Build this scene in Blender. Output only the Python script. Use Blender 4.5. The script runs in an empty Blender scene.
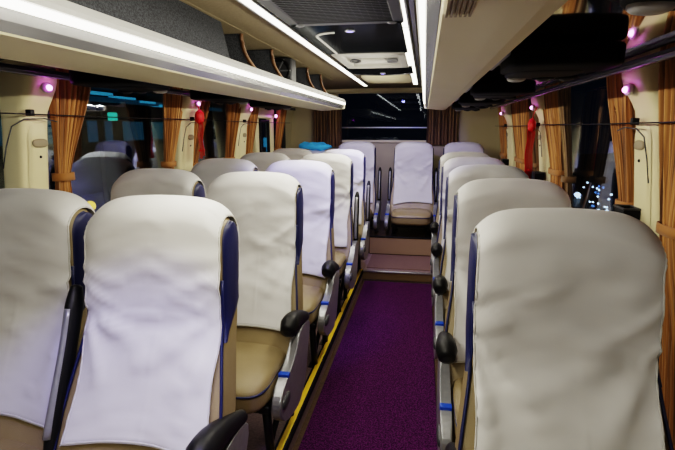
import bpy, bmesh, math, random
from mathutils import Vector, Matrix, noise
PI = math.pi
scene = bpy.context.scene
C = scene.collection
R = random.Random(7)

# ------------------------------------------------------------------ materials
def mat(name, col, rough=.5, metal=0., noise_scale=0, col2=None, bump=0., bscale=None, emit=None, estr=0., coat=0., spec=.5, sheen=0., stretch=None, detail=3.):
    m = bpy.data.materials.new(name); m.use_nodes = True
    nt = m.node_tree; b = nt.nodes['Principled BSDF']
    b.inputs['Base Color'].default_value = (*col, 1)
    b.inputs['Roughness'].default_value = rough
    b.inputs['Metallic'].default_value = metal
    b.inputs['Coat Weight'].default_value = coat
    b.inputs['Specular IOR Level'].default_value = spec
    if sheen: b.inputs['Sheen Weight'].default_value = sheen
    if emit:
        b.inputs['Emission Color'].default_value = (*emit, 1)
        b.inputs['Emission Strength'].default_value = estr
    if noise_scale or bump:
        tc = nt.nodes.new('ShaderNodeTexCoord'); src = tc.outputs['Object']
        if stretch:
            mp = nt.nodes.new('ShaderNodeMapping'); mp.inputs['Scale'].default_value = stretch
            nt.links.new(src, mp.inputs['Vector']); src = mp.outputs['Vector']
    if noise_scale:
        n = nt.nodes.new('ShaderNodeTexNoise'); n.inputs['Scale'].default_value = noise_scale; n.inputs['Detail'].default_value = detail
        nt.links.new(src, n.inputs['Vector'])
        r = nt.nodes.new('ShaderNodeValToRGB')
        r.color_ramp.elements[0].position = .35; r.color_ramp.elements[1].position = .65
        r.color_ramp.elements[0].color = (*col, 1); r.color_ramp.elements[1].color = (*(col2 or col), 1)
        nt.links.new(n.outputs['Fac'], r.inputs['Fac']); nt.links.new(r.outputs['Color'], b.inputs['Base Color'])
    if bump:
        n2 = nt.nodes.new('ShaderNodeTexNoise'); n2.inputs['Scale'].default_value = bscale or 200; n2.inputs['Detail'].default_value = 2
        nt.links.new(src, n2.inputs['Vector'])
        bp = nt.nodes.new('ShaderNodeBump'); bp.inputs['Strength'].default_value = bump; bp.inputs['Distance'].default_value = .004
        nt.links.new(n2.outputs['Fac'], bp.inputs['Height']); nt.links.new(bp.outputs['Normal'], b.inputs['Normal'])
    return m

def emission(name, col, s):
    m = bpy.data.materials.new(name); m.use_nodes = True
    nt = m.node_tree; nt.nodes.clear()
    e = nt.nodes.new('ShaderNodeEmission'); e.inputs[0].default_value = (*col, 1); e.inputs[1].default_value = s
    o = nt.nodes.new('ShaderNodeOutputMaterial'); nt.links.new(e.outputs[0], o.inputs[0])
    return m

def glass(name, tint, f0=.08, f1=.8, rough=.02, refl=(.85, .9, 1)):
    m = bpy.data.materials.new(name); m.use_nodes = True
    nt = m.node_tree; nt.nodes.clear()
    t = nt.nodes.new('ShaderNodeBsdfTransparent'); t.inputs[0].default_value = (*tint, 1)
    g = nt.nodes.new('ShaderNodeBsdfGlossy'); g.inputs['Roughness'].default_value = rough; g.inputs[0].default_value = (*refl, 1)
    lw = nt.nodes.new('ShaderNodeLayerWeight'); lw.inputs['Blend'].default_value = .5
    pw = nt.nodes.new('ShaderNodeMath'); pw.operation = 'POWER'; pw.inputs[1].default_value = 3.
    ma = nt.nodes.new('ShaderNodeMath'); ma.operation = 'MULTIPLY_ADD'; ma.inputs[1].default_value = f1; ma.inputs[2].default_value = f0; ma.use_clamp = True
    nt.links.new(lw.outputs['Facing'], pw.inputs[0]); nt.links.new(pw.outputs[0], ma.inputs[0])
    mx = nt.nodes.new('ShaderNodeMixShader'); o = nt.nodes.new('ShaderNodeOutputMaterial')
    nt.links.new(ma.outputs[0], mx.inputs[0]); nt.links.new(t.outputs[0], mx.inputs[1]); nt.links.new(g.outputs[0], mx.inputs[2])
    nt.links.new(mx.outputs[0], o.inputs[0])
    return m

def curtain_mat(name, c1, c2, c3):
    m = mat(name, c1, .75, sheen=.2)
    nt = m.node_tree; b = nt.nodes['Principled BSDF']
    uv = nt.nodes.new('ShaderNodeTexCoord'); mp = nt.nodes.new('ShaderNodeMapping'); mp.inputs['Scale'].default_value = (46, .8, 1)
    n = nt.nodes.new('ShaderNodeTexNoise'); n.inputs['Scale'].default_value = 1.; n.inputs['Detail'].default_value = 3
    r = nt.nodes.new('ShaderNodeValToRGB'); e = r.color_ramp.elements
    e[0].position = .34; e[0].color = (*c1, 1); e[1].position = .52; e[1].color = (*c2, 1)
    x = e.new(.7); x.color = (*c3, 1)
    nt.links.new(uv.outputs['UV'], mp.inputs[0]); nt.links.new(mp.outputs[0], n.inputs['Vector'])
    nt.links.new(n.outputs['Fac'], r.inputs[0]); nt.links.new(r.outputs[0], b.inputs['Base Color'])
    return m

M = dict(
 leather = mat('tan_leather', (.235, .18, .092), .36, noise_scale=6, col2=(.285, .22, .12), bump=.25, bscale=320),
 navy = mat('navy_leather', (.009, .012, .066), .42, bump=.2, bscale=300),
 piping = mat('navy_piping', (.010, .014, .07), .4),
 cover = mat('white_cover_cloth', (.62, .615, .625), .75, noise_scale=3, col2=(.67, .665, .675), bump=.12, bscale=900, sheen=.15),
 stitch = mat('cover_stitch', (.55, .54, .53), .8),
 black = mat('black_plastic', (.007, .007, .008), .42, spec=.3, bump=.15, bscale=500),
 blackgloss = mat('black_gloss_panel', (.008, .009, .011), .14, spec=.15),
 grey = mat('grey_plastic', (.27, .275, .295), .30, metal=.45, noise_scale=40, col2=(.31, .315, .335)),
 podface = mat('pod_fascia', (.007, .007, .009), .5, spec=.12),
 podblack = mat('pod_black', (.004, .004, .005), .55, spec=.08),
 darkgrey = mat('dark_grey_plastic', (.055, .057, .065), .4),
 tag = mat('blue_sticker', (.01, .07, .5), .35),
 steel = mat('black_steel', (.01, .01, .012), .4, metal=.3),
 carpet = mat('purple_carpet', (.014, .0015, .022), .95, noise_scale=150, col2=(.112, .016, .112), bump=1., bscale=260, spec=.15),
 floor = mat('brown_floor_vinyl', (.06, .036, .02), .4, noise_scale=60, col2=(.10, .06, .03)),
 plat = mat('mauve_platform_vinyl', (.17, .115, .115), .5, noise_scale=90, col2=(.24, .165, .16)),
 yellow = mat('yellow_nosing', (.75, .50, .02), .45),
 beige = mat('beige_panel', (.52, .46, .30), .5, noise_scale=2, col2=(.56, .49, .33), bump=.08, bscale=300),
 ceilbeige = mat('beige_ceiling_fabric', (.31, .25, .155), .8, noise_scale=80, col2=(.36, .29, .18), bump=.2, bscale=400),
 pillar = mat('cream_pillar', (.84, .75, .46), .42, noise_scale=3, col2=(.87, .79, .50)),
 pillar_dark = mat('cream_recess', (.36, .30, .19), .5),
 rackbeige = mat('rack_cream', (.80, .73, .49), .45, noise_scale=2, col2=(.83, .76, .53), bump=.06, bscale=300),
 rackgrey = mat('rack_grey_edge', (.22, .22, .23), .25, metal=.4),
 lipgrey = mat('rack_lip', (.42, .42, .42), .4),
 white = mat('white_trim', (.74, .73, .70), .4),
 alu = mat('aluminium', (.55, .55, .56), .3, metal=.9),
 charcoal = mat('charcoal_carpet', (.038, .04, .046), .95, noise_scale=190, col2=(.085, .088, .098), bump=.7, bscale=300, spec=.1),
 wood = mat('brown_divider', (.17, .085, .04), .4, noise_scale=12, col2=(.24, .125, .06)),
 hatch = mat('hatch_shell', (.62, .61, .57), .4),
 rubber = mat('window_rubber', (.012, .012, .014), .6),
 red = mat('red_silk', (.75, .012, .012), .5, bump=.5, bscale=120),
 cyan = mat('light_blue_cloth', (.08, .55, .95), .6, emit=(.05, .45, .9), estr=.12),  # faint emission brightens the cloth, which is no light source
 curtain = curtain_mat('brown_curtain', (.10, .038, .008), (.46, .205, .055), (.72, .40, .13)),
 curtain_dark = curtain_mat('striped_rear_curtain', (.035, .018, .01), (.22, .12, .05), (.42, .28, .13)),
 lampshell = emission('pink_lamp', (1., .35, 1.), 9.),
 led = emission('led_warm_white', (1., .945, .80), 7.),
 blueled = emission('violet_led', (.25, .22, 1.), 6.),
 glass = glass('tinted_window', (.66, .74, .82), .17, .6),
 rearglass = glass('rear_window', (.45, .50, .56), .022, .25, refl=(.8, .85, .95)),
 mirror = mat('gloss_underside', (.72, .70, .66), .05, metal=1.),
 asphalt = mat('wet_asphalt', (.02, .022, .028), .5, noise_scale=2, col2=(.035, .038, .045)),
 night = mat('dark_facade', (.012, .016, .026), .7, noise_scale=1.5, col2=(.03, .036, .05)),
 teal = mat('teal_beam', (.05, .2, .26), .5, emit=(.03, .26, .36), estr=.25),
 cyanglow = emission('cyan_light_panel', (.10, .66, .9), .85),
 greenglow = emission('green_sign', (.05, .9, .55), 1.3),
 amber = emission('amber_lamp', (1., .55, .05), 4.),
 coolglow = emission('cool_lamp', (.75, .9, 1.), 9.),
 blueglow = emission('blue_lamp', (.2, .4, 1.), 3.),
)

def gloss_black(name, f0, f1):
    m = bpy.data.materials.new(name); m.use_nodes = True
    nt = m.node_tree; nt.nodes.clear()
    d = nt.nodes.new('ShaderNodeBsdfDiffuse'); d.inputs[0].default_value = (.012, .013, .015, 1)
    g = nt.nodes.new('ShaderNodeBsdfGlossy'); g.inputs['Roughness'].default_value = .10; g.inputs[0].default_value = (.8, .85, .9, 1)
    lw = nt.nodes.new('ShaderNodeLayerWeight'); lw.inputs['Blend'].default_value = .5
    pw = nt.nodes.new('ShaderNodeMath'); pw.operation = 'POWER'; pw.inputs[1].default_value = 4.
    ma = nt.nodes.new('ShaderNodeMath'); ma.operation = 'MULTIPLY_ADD'; ma.inputs[1].default_value = f1; ma.inputs[2].default_value = f0
    nt.links.new(lw.outputs['Facing'], pw.inputs[0]); nt.links.new(pw.outputs[0], ma.inputs[0])
    mx = nt.nodes.new('ShaderNodeMixShader'); o = nt.nodes.new('ShaderNodeOutputMaterial')
    nt.links.new(ma.outputs[0], mx.inputs[0]); nt.links.new(d.outputs[0], mx.inputs[1]); nt.links.new(g.outputs[0], mx.inputs[2])
    nt.links.new(mx.outputs[0], o.inputs[0])
    return m
M['blackgloss'] = gloss_black('black_gloss_sheet', .015, .16)

# ------------------------------------------------------------------ mesh helpers
class MB:
    def __init__(s): s.bm = bmesh.new()
    def grid(s, fn, nu, nv, cu=False, cv=False, uv=False):
        lay = s.bm.loops.layers.uv.verify() if uv else None
        vs = [[s.bm.verts.new(fn(i / (nu if cu else nu - 1), j / (nv if cv else nv - 1))) for j in range(nv)] for i in range(nu)]
        for i in range(nu if cu else nu - 1):
            for j in range(nv if cv else nv - 1):
                i2, j2 = (i + 1) % nu, (j + 1) % nv
                try: f = s.bm.faces.new((vs[i][j], vs[i2][j], vs[i2][j2], vs[i][j2]))
                except ValueError: continue
                f.smooth = True
                if uv:
                    for l, (a, b) in zip(f.loops, ((i, j), (i + 1, j), (i + 1, j + 1), (i, j + 1))):
                        l[lay].uv = (a / (nu - 1), b / (nv - 1))
        return vs
    def cap(s, ring):
        try: s.bm.faces.new(ring)
        except ValueError: pass
    def box(s, c, d, bev=0., rot=None, seg=2):
        r = bmesh.ops.create_cube(s.bm, size=1)
        vs = r['verts']
        bmesh.ops.scale(s.bm, vec=d, verts=vs)
        if bev:
            es = list({e for v in vs for e in v.link_edges})
            q = bmesh.ops.bevel(s.bm, geom=es, offset=bev, segments=seg, affect='EDGES', profile=.5)
            vs = list({v for f in q['faces'] for v in f.verts} | {v for v in vs if v.is_valid})
            for f in q['faces']: f.smooth = True
        if rot is not None: bmesh.ops.rotate(s.bm, cent=(0, 0, 0), matrix=rot, verts=vs)
        bmesh.ops.translate(s.bm, vec=c, verts=vs)
        return s
    def tube(s, pts, r, n=8, caps=True, flat=1., up=Vector((0, 0, 1))):
        pts = [Vector(p) for p in pts]
        rs = r if isinstance(r, (list, tuple)) else [r] * len(pts)
        rings = []
        for i, p in enumerate(pts):
            t = (pts[min(i + 1, len(pts) - 1)] - pts[max(i - 1, 0)]).normalized()
            u = up if abs(t.dot(up)) < .95 else Vector((1, 0, 0))
            a = t.cross(u).normalized(); b = a.cross(t).normalized()
            rings.append([s.bm.verts.new(p + a * math.cos(2 * PI * k / n) * rs[i] * flat + b * math.sin(2 * PI * k / n) * rs[i]) for k in range(n)])
        for i in range(len(rings) - 1):
            for k in range(n):
                f = s.bm.faces.new((rings[i][k], rings[i][(k + 1) % n], rings[i + 1][(k + 1) % n], rings[i + 1][k])); f.smooth = True
        if caps: s.cap(rings[0][::-1]); s.cap(rings[-1])
        return s
    def sq(s, c, h, n=4., seg=14, rot=None, fn=None):
        """superquadric rounded solid"""
        def sp(v, e): return math.copysign(abs(v) ** e, v)
        e = 2. / n
        def f(u, v):
            a = u * 2 * PI; b = (v - .5) * PI * .9999
            p = Vector((h[0] * sp(math.cos(b), e) * sp(math.cos(a), e), h[1] * sp(math.cos(b), e) * sp(math.sin(a), e), h[2] * sp(math.sin(b), e)))
            if fn: p = fn(p)
            if rot is not None: p = rot @ p
            return p + Vector(c)
        vs = s.grid(f, seg * 2, seg, cu=True)
        s.cap([r[0] for r in vs][::-1]); s.cap([r[-1] for r in vs])
        return s
    def prism(s, poly, x0, x1, bev=0., axis='X'):
        def mk(p, x): return (x, p[0], p[1]) if axis == 'X' else ((p[0], x, p[1]) if axis == 'Y' else (p[0], p[1], x))
        a = [s.bm.verts.new(mk(p, x0)) for p in poly]; b = [s.bm.verts.new(mk(p, x1)) for p in poly]
        fs = [s.bm.faces.new(a), s.bm.faces.new(b[::-1])]
        n = len(poly)
        for i in range(n): fs.append(s.bm.faces.new((a[i], b[i], b[(i + 1) % n], a[(i + 1) % n])))
        if bev:
            es = list({e for f in fs[:2] for e in f.edges})
            q = bmesh.ops.bevel(s.bm, geom=es, offset=bev, segments=2, affect='EDGES', profile=.5)
            for f in q['faces']: f.smooth = True
        return s
    def build(s, name, m, parent=None, loc=None, solid=0.):
        bmesh.ops.recalc_face_normals(s.bm, faces=s.bm.faces[:])
        me = bpy.data.meshes.new(name); s.bm.to_mesh(me); s.bm.free()
        o = bpy.data.objects.new(name, me); C.objects.link(o)
        me.materials.append(m if not isinstance(m, str) else M[m])
        if parent: o.parent = parent
        if loc: o.location = loc
        if solid:
            md = o.modifiers.new('s', 'SOLIDIFY'); md.thickness = solid; md.offset = 0
        return o

def tag(o, label, cat, group=None):
    o['label'] = label; o['category'] = cat
    if group: o['group'] = group
    return o
def thing(name, label, cat, loc=(0, 0, 0), group=None):
    o = bpy.data.objects.new(name, None); C.objects.link(o); o.location = loc; o.empty_display_size = .05
    return tag(o, label, cat, group)
def struct(o): o['kind'] = 'structure'; return o
def dup(root, loc, label, group=None):
    r = root.copy(); C.objects.link(r); r.location = loc; r['label'] = label
    if group: r['group'] = group
    for ch in list(root.children):
        c = ch.copy(); C.objects.link(c); c.parent = r
        for g in list(ch.children):
            d = g.copy(); C.objects.link(d); d.parent = c
    return r
def lerp(a, b, t): return a + (b - a) * t
def sm(a, b, x):
    t = max(0., min(1., (x - a) / (b - a))); return t * t * (3 - 2 * t)

# walls lean inwards towards the top
def xl(z): return -1.575 - (1.5 - z) * .1
def xr(z): return .805 + (1.5 - z) * .1
REAR = 5.85
FRONT = -1.3
PLAT = .10

# ------------------------------------------------------------------ setting: floor
struct(MB().box((-.195, (FRONT + 4.32) / 2, -.03), (.70, 4.32 - FRONT, .06)).build('floor', 'floor'))
MB_ = MB().box((-.197, 2.0, .006), (.60, 4.55, .012), .004)
tag(MB_.build('aisle_carpet', 'carpet'), 'purple speckled carpet runner along the sunken aisle', 'carpet')
struct(MB().box(((-1.74 - .523) / 2, 2.26, PLAT / 2 - .03), (1.74 - .523, 5.12 - .0 + 2, PLAT + .06)).build('floor_left', 'plat')).location.y = -.0
struct(MB().box(((.134 + .98) / 2, 2.26, PLAT / 2 - .03), (.98 - .134, 7.12, PLAT + .06)).build('floor_right', 'plat'))
# yellow edge strips with dark aluminium lips
for i, (x, sg) in enumerate(((-.523, -1), (.134, 1))):
    t = struct(MB().box((x + sg * .013, 1.5, PLAT + .004), (.026, 5.64, .010), .002).build('trim_%d' % (1 + i), 'yellow'))
    MB().box((x - sg * .004, 1.5, PLAT - .008), (.010, 5.64, .034), .002).box((x + sg * .031, 1.5, PLAT + .003), (.009, 5.64, .008)).build('edge_lip', 'blackgloss', t)
# rear steps
st = struct(MB().box((-.195, 4.63, .04), (.655, .62, .11)).build('step', 'plat'))
MB().box((-.195, 4.313, .052), (.655, .006, .07)).build('riser_panel', mat('brown_riser', (.20, .13, .06), .5), st)
MB().box((-.195, 4.318, .092), (.655, .03, .014), .003).build('nosing', 'alu', st)
MB().box((-.195, 4.65, .098), (.60, .5, .010), .003).build('tread_mat', mat('mauve_mat', (.12, .065, .05), .9, noise_scale=200, col2=(.20, .12, .10)), st)
st2 = struct(MB().box((-.385, 5.42, .10), (2.6, .98, .36)).build('step', 'floor'))
MB().box((-.195, 4.926, .19), (.655, .008, .17)).build('riser_panel', mat('tan_riser', (.34, .23, .13), .5), st2)
MB().box((-.195, 4.935, .281), (.655, .035, .016), .004).build('nosing', 'black', st2)

# ------------------------------------------------------------------ setting: side walls
def side_wall(name, xf, sg):
    # lower panel and cornice as one leaning sheet with thickness; windows are the gap
    m = MB()
    for z0, z1 in ((-.02, .86), (1.70, 1.98)):
        m.prism([(xf(z0), z0), (xf(z1), z1), (xf(z1) + sg * .06, z1), (xf(z0) + sg * .06, z0)], FRONT, REAR, axis='Y')
    return m
wl = struct(side_wall('wall_left', xl, -1).build('wall_left', 'beige'))
wr = struct(side_wall('wall_right', xr, 1).build('wall_right', 'beige'))
# blank rear quarters
for w, xf, sg, y0 in ((wl, xl, -1, 5.48), (wr, xr, 1, 5.45)):
    MB().prism([(xf(.86), .86), (xf(1.7), 1.7), (xf(1.7) + sg * .06, 1.7), (xf(.86) + sg * .06, .86)], y0, REAR, axis='Y').build('quarter_panel', 'beige', w)
# rear wall with opening
m = MB()
WX0, WX1, WZ0, WZ1 = -1.02, .10, 1.235, 1.775
m.box((-.385, REAR + .03, (WZ0 + .0) / 2), (2.8, .06, WZ0)).box((-.385, REAR + .03, (WZ1 + 2.05) / 2), (2.8, .06, 2.05 - WZ1))
m.box(((-1.78 + WX0) / 2, REAR + .03, (WZ0 + WZ1) / 2), (WX0 + 1.78, .06, WZ1 - WZ0)).box(((WX1 + 1.01) / 2, REAR + .03, (WZ0 + WZ1) / 2), (1.01 - WX1, .06, WZ1 - WZ0))
wb = struct(m.build('wall_back', 'beige'))
rw = struct(MB().box(((WX0 + WX1) / 2, REAR + .045, (WZ0 + WZ1) / 2), (WX1 - WX0, .008, WZ1 - WZ0)).build('window_1', 'rearglass'))
MB().box(((WX0 + WX1) / 2, REAR - .005, WZ1 + .008), (WX1 - WX0 + .04, .03, .022), .005).box(((WX0 + WX1) / 2, REAR - .008, WZ0 - .008), (WX1 - WX0 + .04, .04, .028), .005).build('window_frame', 'rackbeige', rw)
MB().box(((WX0 + WX1) / 2, REAR - .002, 1.385), (WX1 - WX0, .014, .016), .004).build('guard_bar', 'alu', rw)
# front bulkhead behind the camera
wf = struct(MB().box((-.385, FRONT - .03, .95), (2.8, .06, 2.1)).build('wall_front', 'night'))

# panes between pillars
panes = {'L': [(-1.3, -.35), (-.35, .75), (.75, 1.74), (1.74, 3.08), (3.08, 4.08), (4.08, 5.48)], 'R': [(-1.3, -.35), (-.35, .75), (.75, 1.93), (1.93, 3.5), (3.5, 4.85), (4.85, 5.45)]}
wn = 2
for s, xf, sg in (('L', xl, -1), ('R', xr, 1)):
    for y0, y1 in panes[s]:
        z0, z1 = .86, 1.70; o_ = sg * .045
        p = struct(MB().box((xf(1.3) + sg * .053, (y0 + y1) / 2, (z0 + z1) / 2), (.006, y1 - y0 - .04, z1 - z0)).build('window_%d' % wn, 'glass')); wn += 1
        fr = MB()
        for ya in (y0, y1 - .022):
            fr.prism([(xf(z0) + sg * .03, z0), (xf(z1) + sg * .03, z1), (xf(z1) + sg * .062, z1), (xf(z0) + sg * .062, z0)], ya, ya + .022, axis='Y')
        for z in (z0, z1 - .03):
            fr.prism([(xf(z) + sg * .02, z), (xf(z + .03) + sg * .02, z + .03), (xf(z + .03) + sg * .06, z + .03), (xf(z) + sg * .06, z)], y0, y1, axis='Y')
        fr.build('window_frame', 'rubber', p)

# ------------------------------------------------------------------ ceiling
def czl(x):  # vaulted ceiling section
    d = abs(x + .385)
    return 1.835 - .0 if d < .27 else 1.835 - .02 * ((d - .27) / .8) ** 2 + (0 if d < .6 else 0)
ce = MB()
ce.grid(lambda u, v: (lerp(-1.72, .95, u), lerp(FRONT, REAR, v), czl(lerp(-1.72, .95, u))), 40, 4)
struct(ce.build('ceiling', 'ceilbeige', solid=.02))
# header over the rear window
struct(MB().sq((-.385, REAR - .03, 1.815), (1.05, .05, .035), 6).build('trim_3', 'rackbeige'))

# light strips in the ceiling
def strip(x, y0, y1, label, w=.05):
    t = thing('ceiling_light_strip', label, 'light', (x, 0, 1.822), 'LED strips')
    MB().box((0, (y0 + y1) / 2, -.005), (w - .012, y1 - y0, .010), .002).build('diffuser', 'led', t)
    f = MB()
    for sx in (-1, 1): f.box((sx * w / 2, (y0 + y1) / 2, -.004), (.010, y1 - y0 + .02, .020), .003)
    for ye in (y0 - .008, y1 + .008): f.box((0, ye, -.004), (w + .01, .012, .02), .003)
    f.build('side_rail', 'alu', t)
    g = MB()
    k = -.9
    while k < y1 - .2:
        g.box((0, k, -.0115), (w, .006, .004)); k += 1.06
    g.build('joint_clip', 'white', t)
    return t
strip(-.625, FRONT + .1, 5.3, 'long white ceiling light strip beside the open luggage rack')
strip(-.108, FRONT + .1, 5.2, 'long white ceiling light strip on the right edge of the black ceiling panels')
# dark slim air slot running along the right strip
tag(MB().box((-.062, 1.9, 1.822), (.022, 6.2, .016), .004).build('ceiling_trim_strip', 'rackgrey'), 'slim grey trim strip beside the right ceiling light', 'trim')

# ceiling panels (black gloss) -------------------------------------------------
t = thing('air_return_grille', 'black slatted air return grille in a grey frame on the ceiling', 'vent', (-.335, 1.55, 1.81))
f = MB()
f.box((0, .545, .0), (.47, .05, .026), .006).box((0, -.62, .0), (.47, .05, .026), .006).box((-.215, -.03, 0), (.045, 1.2, .026), .006).box((.215, -.03, 0), (.045, 1.2, .026), .006)
f.build('frame', 'darkgrey', t)
MB().box((0, -.03, .010), (.42, 1.14, .006)).build('backing', 'steel', t)
g = MB()
for i in range(46): g.box((0, -.575 + i * .0242, -.002), (.385, .007, .012), rot=None)
for i in range(15): g.box((-.19 + i * .0272, -.03, -.001), (.004, 1.1, .008))
g.build('slat', 'darkgrey', t)
for sx in (-1, 1):
    for y in (.545, .1): MB().sq((sx * .19, y, -.014), (.02, .012, .006), 2.5, 6).build('latch', 'grey', t)

t = thing('ceiling_panel', 'glossy black ceiling panel with a curved pale line modelled as reflected light', 'panel', (-.345, 2.55, 1.812))
MB().box((0, 0, 0), (.47, .84, .02), .006).build('panel', 'blackgloss', t)
pts = []
for k in range(30):
    u = k / 29
    if u < .6: pts.append((-.17, .36 - u / .6 * .52, -.011))
    else:
        a = (u - .6) / .4 * PI / 2; pts.append((-.17 + .10 * (1 - math.cos(a)), -.16 - .10 * math.sin(a), -.011))
MB().tube(pts, .006, 6).build('moulding', 'white', t)  # white tube stands in for a light reflection on the gloss
def spot_fix(x, y, label):
    t2 = thing('ceiling_spotlight', label, 'light', (x, y, 1.80), 'violet ceiling spotlights')
    def fr(u, v):
        a = u * 2 * PI; b = v * 2 * PI; return ((.018 + .005 * math.cos(b)) * math.cos(a), (.018 + .005 * math.cos(b)) * math.sin(a), .005 * math.sin(b))
    mm = MB(); mm.grid(fr, 20, 8, cu=True, cv=True); mm.build('bezel', 'alu', t2)
    MB().sq((0, 0, .0), (.016, .016, .006), 2.2, 8).build('lens', 'blueled', t2)
    return t2
spot_fix(-.34, 2.26, 'small blue-violet spotlight on the black ceiling panel behind the grille')
spot_fix(-.34, 4.0, 'small blue-violet spotlight on the black panel behind the roof hatch')

t = thing('roof_hatch', 'pale roof hatch tray with a handle and fittings', 'hatch', (-.34, 3.28, 1.81))
f = MB()
f.box((0, -.315, 0), (.42, .05, .03), .008).box((0, .315, 0), (.42, .05, .03), .008).box((-.19, 0, 0), (.05, .66, .03), .008).box((.19, 0, 0), (.05, .66, .03), .008)
f.build('frame', 'hatch', t)
MB().box((0, 0, .012), (.38, .60, .008)).build('tray', 'hatch', t)
MB().box((0, .02, -.004), (.16, .05, .028), .01).build('handle', 'white', t)
tr = MB()
def ring(u, v):
    a = u * 2 * PI; b = v * 2 * PI; return (-.12 + (.03 + .006 * math.cos(b)) * math.cos(a), .02 + (.06 + .006 * math.cos(b)) * math.sin(a), -.004 + .006 * math.sin(b))
tr.grid(ring, 24, 8, cu=True, cv=True); tr.build('pull_ring', 'darkgrey', t)
MB().box((.12, .02, -.006), (.07, .06, .026), .01).build('latch', 'grey', t)
t = thing('ceiling_panel', 'glossy black ceiling panel with a bowed rear edge next to the rear beige ceiling', 'panel', (-.345, 3.86, 1.812))
poly = [(-.24, -.22), (.24, -.22), (.24, .16)] + [(.24 - .48 * k / 12, .16 + .12 * math.sin(PI * k / 12)) for k in range(1, 12)] + [(-.24, .16)]
MB().prism(poly, -.01, .01, .004, axis='Z').build('panel', 'blackgloss', t)
MB().tube([(.24 - .48 * k / 20, .17 + .12 * math.sin(PI * k / 20), -.008) for k in range(21)], .008, 6).build('moulding', 'rackgrey', t)
tag(MB().sq((-.345, 4.62, 1.818), (.22, .36, .014), 6).build('ceiling_panel', 'rackbeige'), 'beige raised ceiling panel just in front of the rear window', 'panel')

# ------------------------------------------------------------------ luggage racks
RY0, RY1 = FRONT + .02, 4.72
def rack(sg, xe, label, reach, outer):
    """sg -1 left: shelf extends to -x from aisle edge xe"""
    t = thing('luggage_rack', label, 'luggage rack', (xe, 0, 1.60))
    L = lambda pts: [(sg * a, b) for a, b in pts]
    k = reach - .09
    prof = [(.029, -.040), (.036, -.047), (.09 + k * .3, -.057), (.09 + k * .6, -.060), (.09 + k * .85, -.054), (reach - .012, -.040), (reach, -.02), (reach, .005), (.085, .005)]
    MB().prism(L(prof), RY0, RY1, axis='Y').build('shelf', 'rackbeige', t)
    MB().prism(L([(.008, -.008), (.011, -.026), (.030, -.043), (.06, -.043), (.06, .005), (.008, .005)]), RY0, RY1, .003, axis='Y').build('edge_band', 'rackgrey', t)
    MB().prism(L([(-.004, -.002), (.012, -.004), (.014, .012), (-.004, .012)]), RY0, RY1, .003, axis='Y').build('light_strip', 'led', t)
    MB().prism(L([(-.010, .014), (-.010, .026), (.010, .048), (.09, .048), (.09, .006), (.014, .014)]), RY0, RY1, .003, axis='Y').build('lip', 'lipgrey', t)
    # end cap, rounded in plan
    MB().prism([(sg * .0, RY1), (sg * .02, RY1 + .05), (sg * .09, RY1 + .09), (sg * (reach - .05), RY1 + .09), (sg * reach, RY1 + .02), (sg * reach, RY1)], -.045, .045, .012, axis='Z').build('end_cap', 'rackbeige', t)
    # glossy dark underside between the cream shelf and the wall, and the carpeted tray above it
    MB().prism(L([(reach, .006), (outer, .006), (outer, .012), (reach, .012)]), RY0, RY1 + .3, axis='Y').build('gloss_underside', 'mirror', t)
    MB().prism(L([(.09, .013), (outer, .013), (outer, .03), (.09, .03)]), RY0, RY1, axis='Y').build('tray_lining', 'charcoal', t)
    MB().prism(L([(.56, .03), (.60, .03), (.59, .21), (.55, .21)]), RY0, RY1, axis='Y').build('back_panel', 'charcoal', t)
    return t
rl = rack(-1, -.755, 'long cream luggage rack with light strip over the left window seats', .30, .80)
rr = rack(1, -.015, 'long cream luggage rack overhanging the right-hand seats', .215, .80)
# closed carpeted front panel and curved dividers (left rack only shows these)
MB().prism([(-.075, .05), (-.115, .228), (-.135, .228), (-.10, .05)], RY0, 2.09, axis='Y').build('closed_panel', 'charcoal', rl)
MB().prism([(-.098, .222), (-.10, .238), (-.14, .238), (-.14, .222)], RY0, 4.72, axis='Y').build('top_rail', 'ceilbeige', rl)
def divider(y, parent):
    m = MB(); pts = []
    for k in range(15):
        a = k / 14
        pts.append((-.075 - .05 * a - .02 * math.sin(a * PI), y + .10 * (1 - a) ** 1.6, .045 + .178 * a))
    m.tube(pts, .0085, 8, flat=1.4)
    o = m.build('divider', 'wood', parent)
    q = [(p[0], p[2]) for p in pts]
    MB().grid(lambda u, v: (lerp(pts[int(round(v * 14))][0], -.56, u), pts[int(round(v * 14))][1] + .01, pts[int(round(v * 14))][2]), 4, 15)
    mm = MB(); mm.grid(lambda u, v: (lerp(pts[int(round(v * 14))][0], -.56, u), pts[int(round(v * 14))][1], pts[int(round(v * 14))][2]), 4, 15)
    mm.build('divider_panel', 'charcoal', o, solid=.006)
    return o
for y in (2.36, 2.84, 3.72, 4.2): divider(y, rl)
divider(.9, rr); divider(2.1, rr); divider(3.3, rr)
for ch in list(rr.children):
    if ch.name.startswith('divider'): ch.scale.x = -1

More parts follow.
